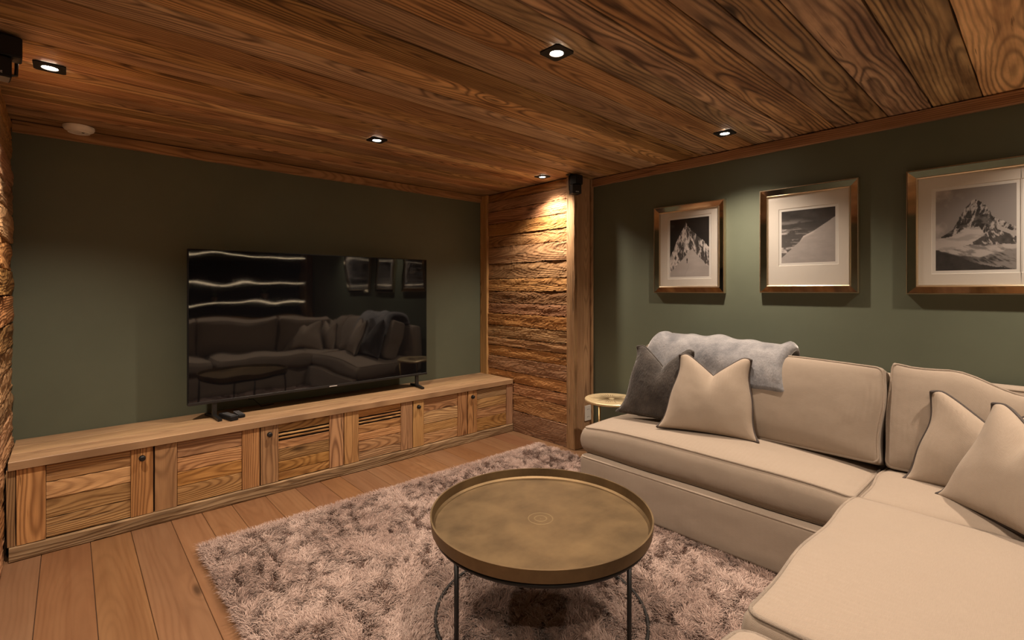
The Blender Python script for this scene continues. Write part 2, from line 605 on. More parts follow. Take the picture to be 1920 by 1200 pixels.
# ceiling
ce = struct(boxobj('ceiling', XL - 0.1, XR + 0.1, YF - 0.1, YB + 0.1, CEIL + 0.022, CEIL + 0.08, 'gap'), 'low ceiling clad in reclaimed brown planks', 'ceiling')
cs = [YF, -1.88, -1.66, -1.47, -1.25, -1.06, -0.84, -0.62, -0.44, -0.21, -0.02, 0.228, 0.42, 0.607, 0.75, 0.855, 1.053]
while cs[-1] < YB - 0.2:
    cs.append(cs[-1] + R.uniform(0.115, 0.185))
cs.append(YB)
for i in range(len(cs) - 1):
    a, b = cs[i], cs[i + 1]
    v = R.uniform(0.82, 1.15)
    colr = (v, v * R.uniform(.94, 1.02), v * R.uniform(.88, 1.05))
    if -0.1 < a < 0.228 - 0.01:
        colr = (1.25, 1.22, 1.15)
    elif 0.2 < a < 0.86:
        colr = (v, v, v)
    plank('ceiling_plank', ((XL + XR) / 2, (a + b) / 2, CEIL + 0.022), (1, 0, 0), (0, 0, -1), XR - XL, b - a - 0.003, 0.022 - R.uniform(0, 0.004), 'ceil2' if 0.2 < a < 1.3 else 'ceil', ce,
          colr, c=0.003, n=24, wob=0.0018)

# plank-clad alcove side on the right (faces -x)
pr = struct(boxobj('wall_alcove_right', PX + 0.02, XR, PY + 0.02, YB, 0, CEIL - 0.003, 'gap'), 'rough hewn plank side of the television alcove with corner post', 'wall')
pv = [797, 763, 739, 716, 687, 664, 646, 621, 595, 572, 547, 520, 487, 451, 426, 399, 372, 350]
zs = [0.0] + [CAM_H + (543 - v) / 220.5 for v in pv]
zs = [z for z in zs if z < 2.25] + [CEIL - 0.004]
for i in range(len(zs) - 1):
    a, b = zs[i], zs[i + 1]
    if b - a < 0.03:
        continue
    v = R.uniform(0.78, 1.12)
    plank('plank', (PX + 0.02, 3.29, (a + b) / 2), (0, -1, 0), (-1, 0, 0), 1.06, b - a - 0.002, 0.022 + R.uniform(-0.006, 0.004), 'panel', pr,
          (v, v * R.uniform(.95, 1.02), v * R.uniform(.9, 1.02)), c=0.002, n=60, wob=0.0025, rough=0.0032, nw=10)
for (y0, y1, xx) in ((3.82, YB - 0.002, PX - 0.022),):
    plank('corner_board', (PX + 0.012, (y0 + y1) / 2, CEIL / 2), (0, 0, 1), (-1, 0, 0), CEIL - 0.008, y1 - y0, PX + 0.012 - xx, 'trim', pr, (1.05, 1.05, 1.0), c=0.003, n=12)
plank('corner_post', (PX + 0.02, (PY + 2.765) / 2, CEIL / 2), (0, 0, 1), (-1, 0, 0), CEIL - 0.008, 2.765 - PY, 0.034, 'panel', pr, (.82, .80, .78), c=0.004, n=30, wob=0.002, rough=0.002, nw=4)
plank('side_board', ((PX + XR - 0.03) / 2 + 0.002, PY + 0.02, CEIL / 2), (0, 0, 1), (0, -1, 0), CEIL - 0.008, XR - 0.03 - PX - 0.03, 0.022, 'trim', pr, (1.0, 1.0, 1.0), c=0.003, n=16)
plank('edge_board', (XR - 0.016, PY + 0.022, CEIL / 2), (0, 0, 1), (0, -1, 0), CEIL - 0.008, 0.03, 0.032, 'trim', pr, (1.3, 1.25, 1.2), c=0.003, n=16)

# plank-clad alcove side on the left (faces +x)
pl = struct(boxobj('wall_alcove_left', XL, LX - 0.025, PY, YB, 0, CEIL - 0.003, 'gap'), 'rough hewn plank side at the other end of the television alcove', 'wall')
z = 0.0
while z < CEIL - 0.02:
    h = R.uniform(0.115, 0.165)
    if z + h > CEIL - 0.09:
        h = CEIL - 0.004 - z
    v = R.uniform(0.9, 1.15)
    plank('plank', (LX - 0.025, (PY + YB) / 2, z + h / 2), (0, 1, 0), (1, 0, 0), YB - PY - 0.004, h - 0.002, 0.022 + R.uniform(-0.003, 0.004), 'panel', pl,
          (v, v * 1.0, v * R.uniform(.92, 1.02)), c=0.004, n=40, wob=0.003, rough=0.005, nw=8)
    z += h

# trims
t1 = plank('trim_1', (XR, (YF + PY) / 2, (2.232 + CEIL) / 2 - 0.001), (0, 1, 0), (-1, 0, 0), PY - YF - 0.002, CEIL - 2.232 - 0.002, 0.025, 'trim', None, (1.0, .95, .92), c=0.003, n=24, wob=0.001)
struct(t1, 'wooden trim along the ceiling above the pictures', 'trim')
t2 = plank('trim_2', ((LX + PX) / 2 - 0.012, YB, (2.232 + CEIL) / 2 - 0.001), (1, 0, 0), (0, -1, 0), PX - LX - 0.018, CEIL - 2.232 - 0.002, 0.025, 'trim', None, (.85, .82, .8), c=0.003, n=24, wob=0.001)
struct(t2, 'wooden trim along the ceiling above the television', 'trim')


# ------------------------------------------------------------------ low cabinets
FY = 3.445
TOPZ = 0.495
DOORT, DOORB = 0.450, 0.074
doors = [  # x edges: left, stile/plank, plank/stile, right, knob side, slots
    (-0.196, -0.088, 0.253, 0.356, 'r', False),
    (0.362, 0.470, 0.812, 0.915, None, False),
    (0.920, 1.030, 1.370, 1.474, 'l', True),
    (1.479, 1.590, 1.940, 2.043, None, True),
    (2.049, 2.150, 2.488, 2.590, 'l', False),
    (2.599, 2.700, 3.050, 3.130, 'l', False)]
units = [(-0.232, 0.359, 0.9175, 'low reclaimed-wood cabinet beside the rough left plank end, single knob on its outer door', (0, 1)),
         (0.9175, 0, 2.046, 'low reclaimed-wood cabinet under the television with slotted doors', (2, 3)),
         (2.046, 0, 3.136, 'low reclaimed-wood cabinet against the alcove plank wall with two knobs', (4, 5))]


def door(ui, di, par):
    x0, xa, xb, x1, kn, slots = doors[di]
    d = link('door', fixn(mesh('door', *box(x0 + 0.002, x1 - 0.002, FY + 0.012, FY + 0.022, DOORB, DOORT))), 'gap', par)
    h = DOORT - DOORB
    zc = (DOORT + DOORB) / 2
    for (a, b) in ((x0, xa), (xb, x1)):
        v = R.uniform(0.85, 1.1)
        plank('stile', ((a + b) / 2, FY + 0.012, zc), (0, 0, 1), (0, -1, 0), h, b - a - 0.0015, 0.014, 'cab', d, (v, v * R.uniform(.93, 1.0), v * R.uniform(.85, 1.0)), c=0.0015, n=3, wob=0.0006)
    edges = [DOORB]
    n = 4
    ws = [R.uniform(0.8, 1.25) for _ in range(n)]
    if slots:
        lim = DOORB + h * 0.70
    else:
        lim = DOORT
    s = sum(ws)
    for w in ws:
        edges.append(edges[-1] + w / s * (lim - DOORB))
    spans = [(edges[i], edges[i + 1]) for i in range(n)]
    if slots:
        spans += [(lim + 0.010, lim + 0.024), (lim + 0.034, lim + 0.048), (lim + 0.058, DOORT)]
    for (a, b) in spans:
        v = R.uniform(0.82, 1.15)
        small = b - a < 0.02
        plank('slat' if small else 'plank', ((xa + xb) / 2, FY + 0.014, (a + b) / 2), (1, 0, 0), (0, -1, 0), xb - xa - 0.0015, b - a - 0.0015, 0.008 + R.uniform(0, 0.003), 'cab', d,
              (v, v * R.uniform(.94, 1.0), v * R.uniform(.85, 1.0)), c=0.0015, n=12, wob=0.001, **({} if small else dict(rough=0.0012, nw=4)))
    if kn:
        kx = (xa + x0) / 2 - 0.002 if kn == 'l' else (xb + x1) / 2
        prof = [(0.0001, 0.022), (0.010, 0.0215), (0.0145, 0.018), (0.0135, 0.012), (0.007, 0.008), (0.006, 0.002), (0.016, 0.0015), (0.016, -0.001), (0.0001, -0.001)]
        kb = link('knob', lathe_mesh(prof, 20), 'blackm', d, True, basis((kx, FY - 0.002, 0.395), (1, 0, 0), (0, -1, 0)))
        kb['label'] = 'round black iron knob'


for ui, (a, _, b, lab, ds) in enumerate(units):
    u = thing('low_cabinet', ((a + b) / 2, FY + 0.2, 0), lab, 'cabinet', 'low cabinets under the worktop')
    boxobj('carcass', a + 0.001, b - 0.001, FY + 0.024, YB - 0.004, 0.073, TOPZ - 0.044, 'gap', u)
    if ui == 0:
        plank('side_board', (-0.215, FY + 0.02, 0.262), (0, 0, 1), (0, -1, 0), 0.376, 0.034, 0.02, 'cab', u, (.8, .75, .7), c=0.001, n=3)
    if ui == 2:
        plank('side_board', (3.134 - 0.0005, FY + 0.02, 0.26), (0, 0, 1), (0, -1, 0), 0.376, 0.0, 0.02, 'cab', u) if False else None
    for di in ds:
        door(ui, di, u)
# worktop: three long boards and a plinth
wt = thing('worktop', (1.45, 3.69, TOPZ - 0.042), 'long smooth wooden worktop over the low cabinets, television standing on it', 'worktop')
ys = [FY - 0.012, 3.60, 3.765, YB - 0.003]
for i in range(3):
    v = (1.02, 0.97, 1.05)[i]
    xr = 3.2
    plank('board', ((LX + PX - 0.012) / 2 + 0.004, (ys[i] + ys[i + 1]) / 2, TOPZ - 0.042), (1, 0, 0), (0, 0, 1), PX - LX - 0.028, ys[i + 1] - ys[i] - 0.0008, 0.042, 'cabtop', wt, (v, v, v), c=0.0025, n=30, wob=0.0006)
pt = plank('plinth_board', (1.452, FY + 0.03, 0.036), (1, 0, 0), (0, -1, 0), PX - LX - 0.03, 0.072, 0.042, 'plinth', None, (.95, .95, .95), c=0.004, n=40, wob=0.002, rough=0.002, nw=3)
tag(pt, 'weathered greyish wooden plinth board along the foot of the low cabinets', 'plinth')

# ------------------------------------------------------------------ television
TY = 3.70
tv = thing('television', (1.45, TY, TOPZ), 'large flat black television on two splayed feet on the worktop', 'television')
tx0, tx1, tz0, tz1 = 0.560, 2.340, 0.598, 1.608
boxobj('housing', tx0, tx1, TY + 0.004, TY + 0.035, tz0, tz1, 'black', tv, 0.003)
boxobj('rear_cover', tx0 + 0.25, tx1 - 0.25, TY + 0.036, TY + 0.075, tz0 + 0.04, tz0 + 0.6, 'black', tv, 0.01)
V, Fc = [], []
nx, nz = 2, 2
V, Fc = box(tx0 + 0.006, tx1 - 0.006, TY, TY + 0.0035, tz0 + 0.018, tz1 - 0.006)
sc = link('screen', fixn(mesh('screen', V, Fc)), 'screen', tv)
sc['label'] = 'dark glossy screen'
bz = boxobj('bottom_bezel', tx0, tx1, TY - 0.003, TY + 0.0038, tz0, tz0 + 0.0175, 'dkgrey', tv, 0.001)
boxobj('logo_plate', 1.47, 1.53, TY - 0.0045, TY - 0.0032, tz0 + 0.005, tz0 + 0.011, 'led_off', bz)
for fx, s in ((0.72, -1), (2.235, 1)):
    pts = [(fx, TY - 0.105, TOPZ + 0.008), (fx + s * 0.01, TY, TOPZ + 0.016), (fx + s * 0.03, TY + 0.14, TOPZ + 0.008)]
    V, Fc = [], []
    for p in pts:
        for dx, dz in ((-0.012, -0.0075), (0.012, -0.0075), (0.012, 0.008), (-0.012, 0.008)):
            V.append((p[0] + dx, p[1], max(TOPZ + 0.0005, p[2] + dz)))
    for i in range(2):
        for j in range(4):
            Fc.append((i * 4 + j, i * 4 + (j + 1) % 4, i * 4 + 4 + (j + 1) % 4, i * 4 + 4 + j))
    Fc += [(0, 1, 2, 3), (8, 9, 10, 11)]
    ft = link('foot', fixn(mesh('foot', V, Fc)), 'blackm', tv)
    boxobj('neck', fx + s * 0.01 - 0.014, fx + s * 0.01 + 0.014, TY + 0.004, TY + 0.024, TOPZ + 0.018, tz0 + 0.02, 'dkgrey', ft, 0.002)
# cable hanging behind
cb = link('power_cable', tube_mesh([(0.96 + 0.02 * math.sin(i), 3.80 + 0.004 * i, 0.64 - 0.022 * i + 0.0016 * i * i) for i in range(8)] + [(1.03, 3.83, 0.5005), (1.12, 3.86, 0.5005)], 0.003, 6), 'black')
tag(cb, 'thin black cable trailing from the television onto the worktop', 'cable')


def remote(loc, rz, label, L=0.165, Wd=0.05, T=0.032):
    t = thing('remote_control', loc, label, 'remote', 'remote controls below the television', rz)
    link('body', fixn(mesh('body', *box(-Wd / 2, Wd / 2, -L / 2, L / 2, 0.0005, T, 0.004))), 'black', t, False)
    me = fixn(mesh('button', *box(-0.0045, 0.0045, -0.0035, 0.0035, 0, 0.002, 0.0007)))
    for i in range(8):
        for j in range(3):
            o = link('button', me, 'gbtn', t, False)
            o.location = ((j - 1) * 0.0125, -L / 2 + 0.022 + i * 0.0155, T - 0.0003)


remote((0.775, 3.63, TOPZ), 0.22, 'black remote control with rows of grey buttons by the television foot')
remote((0.845, 3.66, TOPZ), 0.05, 'shorter black remote control lying beside the bigger remote', 0.12, 0.042, 0.022)

# ------------------------------------------------------------------ downlights
LIGHTS = [(-0.062, 2.88, 'black square recessed downlight near the left plank end of the alcove'),
          (1.45, 2.88, 'black square recessed downlight in the ceiling before the television'),
          (2.955, 2.88, 'black square recessed downlight grazing the hewn plank alcove wall'),
          (1.45, 1.333, 'black square recessed downlight right above the brass coffee table'),
          (2.955, 1.333, 'black square recessed downlight between the two smaller framed pictures'),
          (-0.062, 1.333, 'black square recessed downlight behind the coffee table side of the room'),
          (2.955, -0.215, 'black square recessed downlight above the sofa corner'),
          (1.45, -0.215, 'black square recessed downlight above the long sofa seat'),
          (-0.062, -0.215, 'black square recessed downlight beside the end of the sofa')]
trimV, trimF = [], []
s0, s1, r0 = 0.052, 0.0, 0.034
N = 32
ring = []
for i in range(N):
    a = 2 * math.pi * (i + 0.5) / N
    c, s = math.cos(a), math.sin(a)
    q = s0 / max(abs(c), abs(s))
    trimV += [(c * q, s * q, 0.0), (c * q, s * q, -0.006), (c * r0, s * r0, -0.006), (c * r0 * 0.94, s * r0 * 0.94, 0.0)]
for i in range(N):
    for j in range(3):
        a, b = i * 4 + j, i * 4 + j + 1
        c, d = ((i + 1) % N) * 4 + j + 1, ((i + 1) % N) * 4 + j
        trimF.append((a, b, c, d))
trim_me = fixn(mesh('trim_plate', trimV, trimF))
lamp_me = lathe_mesh([(0.0001, -0.0045), (0.022, -0.0045), (0.026, -0.002), (0.026, 0.0)], 24)
ring_me = lathe_mesh([(0.026, -0.001), (0.0275, -0.0075), (0.0335, -0.0065), (0.0335, -0.001)], 32)
for (x, y, lab) in LIGHTS:
    t = thing('recessed_downlight', (x, y, CEIL - 0.0008), lab, 'ceiling light', 'ceiling downlights')
    link('trim_plate', trim_me, 'black', t, False)
    link('gimbal_ring', ring_me, 'dkgrey', t, False)
    link('lamp', lamp_me, 'lamp', t, False)
    L = bpy.data.lights.new('downlight_beam', 'SPOT')
    L.energy = LAMP_W
    L.color = LAMP_COL
    L.spot_size = math.radians(120)
    L.spot_blend = 1.0
    L.shadow_soft_size = 0.025
    lo = bpy.data.objects.new('downlight_beam', L)
    COL.objects.link(lo)
    lo.parent = t
    lo.location = (0, 0, -0.014)

# smoke detector
sd = thing('smoke_detector', (0.042, 3.83, CEIL - 0.0008), 'round white smoke detector on the ceiling near the television wall', 'smoke detector')
link('housing', lathe_mesh([(0.0001, -0.034), (0.040, -0.034), (0.052, -0.030), (0.066, -0.022), (0.072, -0.012), (0.072, 0.0)], 40), 'white', sd, False)
link('vent_ring', lathe_mesh([(0.046, -0.033), (0.047, -0.0355), (0.050, -0.0355), (0.052, -0.0305)], 40), 'white', sd, False)
o = link('test_button', lathe_mesh([(0.0001, -0.037), (0.006, -0.0365), (0.007, -0.034)], 16), 'gbtn', sd, False)
o.location = (0.018, -0.012, 0)


def textmesh(s, size, depth=0.0004):
    c = bpy.data.curves.new('lettering', 'FONT')
    c.body = s
    c.size = size
    c.extrude = depth
    c.align_x = 'CENTER'
    c.align_y = 'CENTER'
    o = bpy.data.objects.new('tmp', c)
    COL.objects.link(o)
    dg = bpy.context.evaluated_depsgraph_get()
    me = bpy.data.meshes.new_from_object(o.evaluated_get(dg))
    bpy.data.objects.remove(o)
    return me


LOGO = textmesh('BOSE', 0.012)


def speaker(loc, side, label):
    """double cube on a ceiling bracket; side=+1 hangs by the right post"""
    t = thing('cube_speaker', loc, label, 'speaker', 'cube speakers at the alcove corners')
    s = 0.078
    for i, (rz, z) in enumerate(((math.radians(-4 * side), -0.008 - s), (math.radians(-26 * side) if side > 0 else math.radians(8), -0.010 - 2 * s))):
        V, Fc = box(-s / 2, s / 2, -s / 2, s / 2, 0, s - 0.002, 0.004)
        m = Matrix.Translation((0.012 * side * (i == 0) if side > 0 else -0.03 * (i == 1), 0, z)) @ Matrix.Rotation(rz, 4, 'Z')
        cbx = link('cube', fixn(mesh('cube', V, Fc)), 'black', t, False, m)
        g = link('grille', fixn(mesh('grille', *box(-s / 2 + 0.005, s / 2 - 0.005, -s / 2 - 0.002, -s / 2 + 0.001, 0.005, s - 0.007))), 'blackm', cbx, False)
        if i == 1:
            link('logo', LOGO, 'led_off', cbx, False, Matrix.Translation((0.0, -s / 2 - 0.0028, 0.014)) @ Matrix.Rotation(math.pi / 2, 4, 'X'))
    link('bracket_plate', fixn(mesh('bracket_plate', *box(-0.05, 0.03, 0.01, 0.06, -0.007, -0.001))), 'black', t, False)
    link('bracket_arm', tube_mesh([(-0.02 * side, 0.048, -0.006), (-0.022 * side, 0.05, -0.06), (-0.02 * side, 0.046, -0.13), (0, 0.03, -0.14)], 0.006, 8), 'dkgrey', t, False)


speaker((3.098, 2.640, CEIL - 0.001), 1, 'small black double cube speaker bracketed at the hewn corner post')
speaker((-0.172, 2.63, CEIL - 0.001), -1, 'small black double cube speaker at the left plank end of the alcove')

# double wall socket on the post
so = thing('wall_socket', (3.290, PY - 0.003, 0.29), 'white double wall socket on the wooden post behind the gold side table', 'socket')
boxobj('plate', 3.250, 3.330, PY - 0.012, PY - 0.0035, 0.225, 0.355, 'white', so, 0.002)
for zc in (0.258, 0.322):
    for dx in (-0.009, 0.009):
        link('pin_hole', lathe_mesh([(0.0001, 0.0), (0.003, 0.0), (0.003, 0.001), (0.0001, 0.001)], 10), 'black', so, True, basis((3.290 + dx, PY - 0.012, zc), (1, 0, 0), (0, -1, 0)))


# ------------------------------------------------------------------ pictures
def vnoise(x, y, seed):
    xi, yi = np.floor(x).astype(int), np.floor(y).astype(int)
    xf, yf = x - xi, y - yi
    def h(a, b):
        n = (a * 374761393 + b * 668265263 + seed * 1442695) & 0xffffffff
        n = ((n ^ (n >> 13)) * 1274126177) & 0xffffffff
        return ((n ^ (n >> 16)) & 0xffff) / 65535.0
    u, v = xf * xf * (3 - 2 * xf), yf * yf * (3 - 2 * yf)
    return (h(xi, yi) * (1 - u) + h(xi + 1, yi) * u) * (1 - v) + (h(xi, yi + 1) * (1 - u) + h(xi + 1, yi + 1) * u) * v


def fbm(x, y, seed, o=5):
    s, a, t = 0, 0.5, 0
    for i in range(o):
        s = s + a * vnoise(x * 2 ** i, y * 2 ** i, seed + i)
        t += a
        a *= 0.55
    return s / t


def sm(a, b, x):
    t = np.clip((x - a) / (b - a), 0, 1)
    return t * t * (3 - 2 * t)


def rock(u, v, seed, fu=14, fv=9, slant=0.0):
    """craggy rock with snow in the gullies: ridged noise stretched down the slope"""
    wu = u + .05 * (fbm(u * 9, v * 9, seed + 50) - .5)
    a = 1 - abs(2 * fbm((wu + slant * v) * fu, v * fv * .5, seed, 4) - 1)
    b = 1 - abs(2 * fbm((wu - slant * v) * fu * 2.3, v * fv * 1.3, seed + 9, 4) - 1)
    return .55 * a + .45 * b


def ink1(u, v):       # steep snowy peak, climber on a snow cone; v down from the top
    wu = u + .03 * (fbm(u * 14, v * 14, 71) - .5)
    wv = v + .03 * (fbm(u * 14 + 7, v * 14, 73) - .5)
    top = np.interp(wu, [0, .08, .2, .33, .38, .42, .47, .55, .75, .9, 1], [.66, .55, .33, .2, .13, .05, .13, .2, .33, .42, .52])
    left = np.where(u < .42, .9, -.9)
    rk = rock(u, v, 11, 13, 9, 0.0) * .6 + rock(u + left * v * .5, v, 31, 9, 7) * .4
    big = fbm(u * 5, v * 4, 91, 3)
    mt = .035 + .10 * fbm(u * 30, v * 30, 15) + .72 * sm(.76, .90, rk + .30 * (big - .5))
    sky = 0.022 + 0.02 * v + 0.01 * fbm(u * 3, v * 6, 3)
    c = np.where(wv > top, mt, sky)
    cone = np.interp(wu, [0, .3, .55, .62, 1], [.93, .72, .53, .56, .86])
    sn = .58 - .12 * v + .12 * fbm(u * 4, v * 14, 44) - .10 * sm(.6, 1, u)
    c = np.where(wv > cone, sn, c)
    body = ((u - .45) / .014) ** 2 + ((v - .712) / .030) ** 2 < 1
    legs = (abs(abs(u - .45) - .006) < .004) & (abs(v - .745) < .022)
    c = np.where(body | legs, .03, c)
    return np.where((abs(u - .44 + .05 * np.sin(v * 14)) < .006) & (v > .78), c * .85, c)


def ink2(u, v):       # snow slope under a dark streaked sky
    sl = np.interp(u, [0, .35, .42, .6, 1], [.9, .60, .50, .42, .18]) + .012 * (fbm(u * 9, v, 2) - .5)
    w = fbm(u * 3 + 2 * fbm(u * 4, v * 4, 8), v * 14, 9)
    cl = sm(.5, .75, w) * sm(.75, .2, u) * sm(.12, .45, v)
    sky = .05 + .6 * cl + .10 * sm(.0, .9, v) + .07 * (fbm(u * 4, v * 10, 17) - .4)
    sn = .46 + .10 * (fbm(u * 10, v * 24, 31) - .5) + .12 * (1 - v) - .05 * u
    co = sm(.06, 0, v - sl) * sm(.7, .55, u) * sm(.35, .42, u) * .25
    return np.where(v > sl, sn + co, sky)


def ink3(u, v, seed=0):   # isolated rocky horn above a glacier
    wu = u + .030 * (fbm(u * 13, v * 13, 71 + seed) - .5)
    wv = v + .030 * (fbm(u * 13 + 7, v * 13, 73 + seed) - .5)
    top = np.interp(wu, [0, .07, .22, .3, .38, .45, .5, .56, .62, .68, .72, .8, .9, 1], [.62, .58, .50, .38, .25, .18, .14, .17, .21, .29, .36, .40, .46, .50])
    sky = .33 + .26 * sm(.45, .72, fbm(u * 3.5, v * 4, 6 + seed)) * sm(.55, .2, u) + .05 * v
    rk = rock(u + .4 * v, v, 12 + seed, 12, 10)
    mt = .022 + .07 * fbm(u * 30, v * 40, 14 + seed) + .45 * sm(.80, .92, rk) + .12 * sm(.55, .8, fbm(u * 8, v * 16, 77 + seed))
    c = np.where(wv > top, mt, sky)
    sn = np.interp(wu, [0, .2, .36, .55, .62, .7, 1], [.60, .58, .50, .47, .55, .62, .62])
    sn2 = np.interp(wu, [0, .2, .4, .62, .7, .85, 1], [.74, .74, .70, .66, .60, .62, .62])
    gl = .60 - .16 * sm(.5, .7, fbm(u * 6 + v * 4, v * 26, 15 + seed))
    c = np.where((wv > sn) & (wv < sn2), gl, c)
    r2 = np.interp(wu, [0, .36, .42, .62, .74, .85, 1], [9, 9, .70, .58, .50, .57, .6])
    rr = rock(u - .5 * v, v, 119 + seed, 10, 12)
    c = np.where((wv > r2) & (wv < .72), .04 + .12 * fbm(u * 20, v * 20, 19 + seed) + .5 * sm(.82, .95, rr), c)
    c = np.where((wv > np.interp(u, [0, .72, .78, 1], [9, 9, .47, .56])) & (wv < np.interp(u, [0, .74, 1], [0, .5, .62])), .40 + .1 * rk, c)
    ice = .58 - .30 * sm(.45, .65, fbm(u * 5 + v * 10, v * 30 - u * 9, 23 + seed))
    moraine = .07 + .25 * sm(.6, .9, rock(u * .6 - v, v, 129 + seed, 10, 14)) * sm(.3, .7, u)
    mid = sm(.02, .0, abs(wv - np.interp(u, [0, .3, .6, 1], [.70, .76, .78, .72])) - np.interp(u, [0, .25, .5, 1], [.02, .045, .06, .02]))
    low = moraine * (1 - mid) + ice * mid
    c = np.where(wv > np.maximum(sn2, .70), low, c)
    ld = np.interp(wu, [0, .25, .6, 1], [.76, .82, .94, 1.0])
    return np.where(wv > ld, .035 + .05 * fbm(u * 14, v * 14, 29), c)


def print_mesh(y0, y1, z0, z1, x, fn, nu=120, nv=150):
    us, vs = np.meshgrid(np.linspace(0, 1, nu), np.linspace(0, 1, nv))
    c = np.clip(fn(us, vs), 0, 1).ravel()
    V = np.stack([np.full(us.size, x), y1 + (y0 - y1) * us.ravel(), z1 + (z0 - z1) * vs.ravel()], 1)
    Fc = [(j * nu + i, (j + 1) * nu + i, (j + 1) * nu + i + 1, j * nu + i + 1) for j in range(nv - 1) for i in range(nu - 1)]
    me = mesh('print', V, Fc)
    at = me.color_attributes.new('ink', 'FLOAT_COLOR', 'POINT')
    rgba = np.stack([c, c * .93, c * .90, np.ones_like(c)], 1).astype(np.float32)
    at.data.foreach_set('color', rgba.ravel())
    return me


def quadframe(y0, y1, z0, z1, prof):
    """mitred frame strip objects: prof = [(inset, x), ...] from outside to inside; returns 4 meshes"""
    out = []
    cor = lambda d: [(y0 + d, z0 + d), (y1 - d, z0 + d), (y1 - d, z1 - d), (y0 + d, z1 - d)]
    for s in range(4):
        V, Fc = [], []
        for (d, x) in prof:
            c = cor(d)
            for q in (c[s], c[(s + 1) % 4]):
                V.append((x, q[0], q[1]))
        n = len(prof)
        for i in range(n):
            a, b = 2 * i, 2 * ((i + 1) % n)
            Fc.append((a, a + 1, b + 1, b))
        Fc.append(tuple(2 * i for i in range(n)))
        Fc.append(tuple(2 * i + 1 for i in range(n - 1, -1, -1)))
        out.append(fixn(mesh('strip', V, Fc)))
    return out


def picture(y0, y1, z0, z1, wins, label, fw=0.05):
    t = thing('framed_picture', (XR - 0.001, (y0 + y1) / 2, z0), label, 'picture', 'framed mountain photographs on the green wall')
    xb, xf = XR - 0.001, XR - 0.038
    boxobj('backing', xb - 0.012, xb, y0 + 0.008, y1 - 0.008, z0 + 0.008, z1 - 0.008, 'gap', t)
    for me in quadframe(y0, y1, z0, z1, [(0.0, xb), (0.0, xf + 0.008), (0.002, xf + 0.004), (0.005, xf + 0.004), (0.006, xf + 0.010), (0.006, xb)]):
        link('outer_bead', me, 'gold', t)
    for me in quadframe(y0, y1, z0, z1, [(0.0065, xb), (0.0065, xf + 0.006), (fw - 0.009, xf + 0.016), (fw - 0.009, xb)]):
        link('mirror_strip', me, 'mirror', t)
    for me in quadframe(y0, y1, z0, z1, [(fw - 0.0085, xb), (fw - 0.0085, xf + 0.012), (fw - 0.006, xf + 0.009), (fw - 0.002, xf + 0.011), (fw, xf + 0.02), (fw, xb)]):
        link('inner_bead', me, 'gold', t)
    # mount with openings, then paper and print behind it
    iy0, iy1, iz0, iz1 = y0 + fw - 0.001, y1 - fw + 0.001, z0 + fw - 0.001, z1 - fw + 0.001
    xm = XR - 0.0165
    mt = None
    cuts = [iy0] + [(wins[i][1] + wins[i + 1][0]) / 2 for i in range(len(wins) - 1)] + [iy1]
    V, Fc = [], []
    for i, (a, b, c, d, fn) in enumerate(wins):
        o0 = len(V)
        ga, gc = 0.017, 0.017
        for (p, q, r_, s_, x) in ((cuts[i], cuts[i + 1], iz0, iz1, xm), (a - ga, b + ga, c - gc, d + gc, xm), (a - ga + .002, b + ga - .002, c - gc + .002, d + gc - .002, xm + 0.003)):
            V += [(x, p, r_), (x, q, r_), (x, q, s_), (x, p, s_)]
        for l in range(2):
            for j in range(4):
                Fc.append((o0 + l * 4 + j, o0 + l * 4 + (j + 1) % 4, o0 + l * 4 + 4 + (j + 1) % 4, o0 + l * 4 + 4 + j))
    mo = link('mount', fixn(mesh('mount', V, Fc)), 'mat', t)
    for (a, b, c, d, fn) in wins:
        pa = link('paper', fixn(mesh('paper', *box(xm + 0.0031, xm + 0.0034, a - 0.018, b + 0.018, c - 0.018, d + 0.018))), 'paper', t)
        link('print', print_mesh(a, b, c, d, xm + 0.0029, fn), 'print', pa)
    gz = boxobj('glass', xm - 0.0035, xm - 0.0020, iy0 + 0.001, iy1 - 0.001, iz0 + 0.001, iz1 - 0.001, 'glass', t)


picture(1.511, 2.057, 1.320, 1.971, [(1.626, 1.929, 1.440, 1.866, ink1)], 'framed print of a sharp snowy peak with a tiny climber, mirrored frame')
picture(0.738, 1.278, 1.324, 1.986, [(0.857, 1.151, 1.512, 1.838, ink2)], 'framed print of a bare snow slope under streaked clouds, mirrored frame')
picture(-0.330, 0.525, 1.320, 1.980, [(-0.215, 0.080, 1.443, 1.857, lambda u, v: ink3(1 - u, v, 7)), (0.111, 0.405, 1.443, 1.857, ink3)], 'wide mirrored frame with a print of a horn-shaped mountain above a glacier')


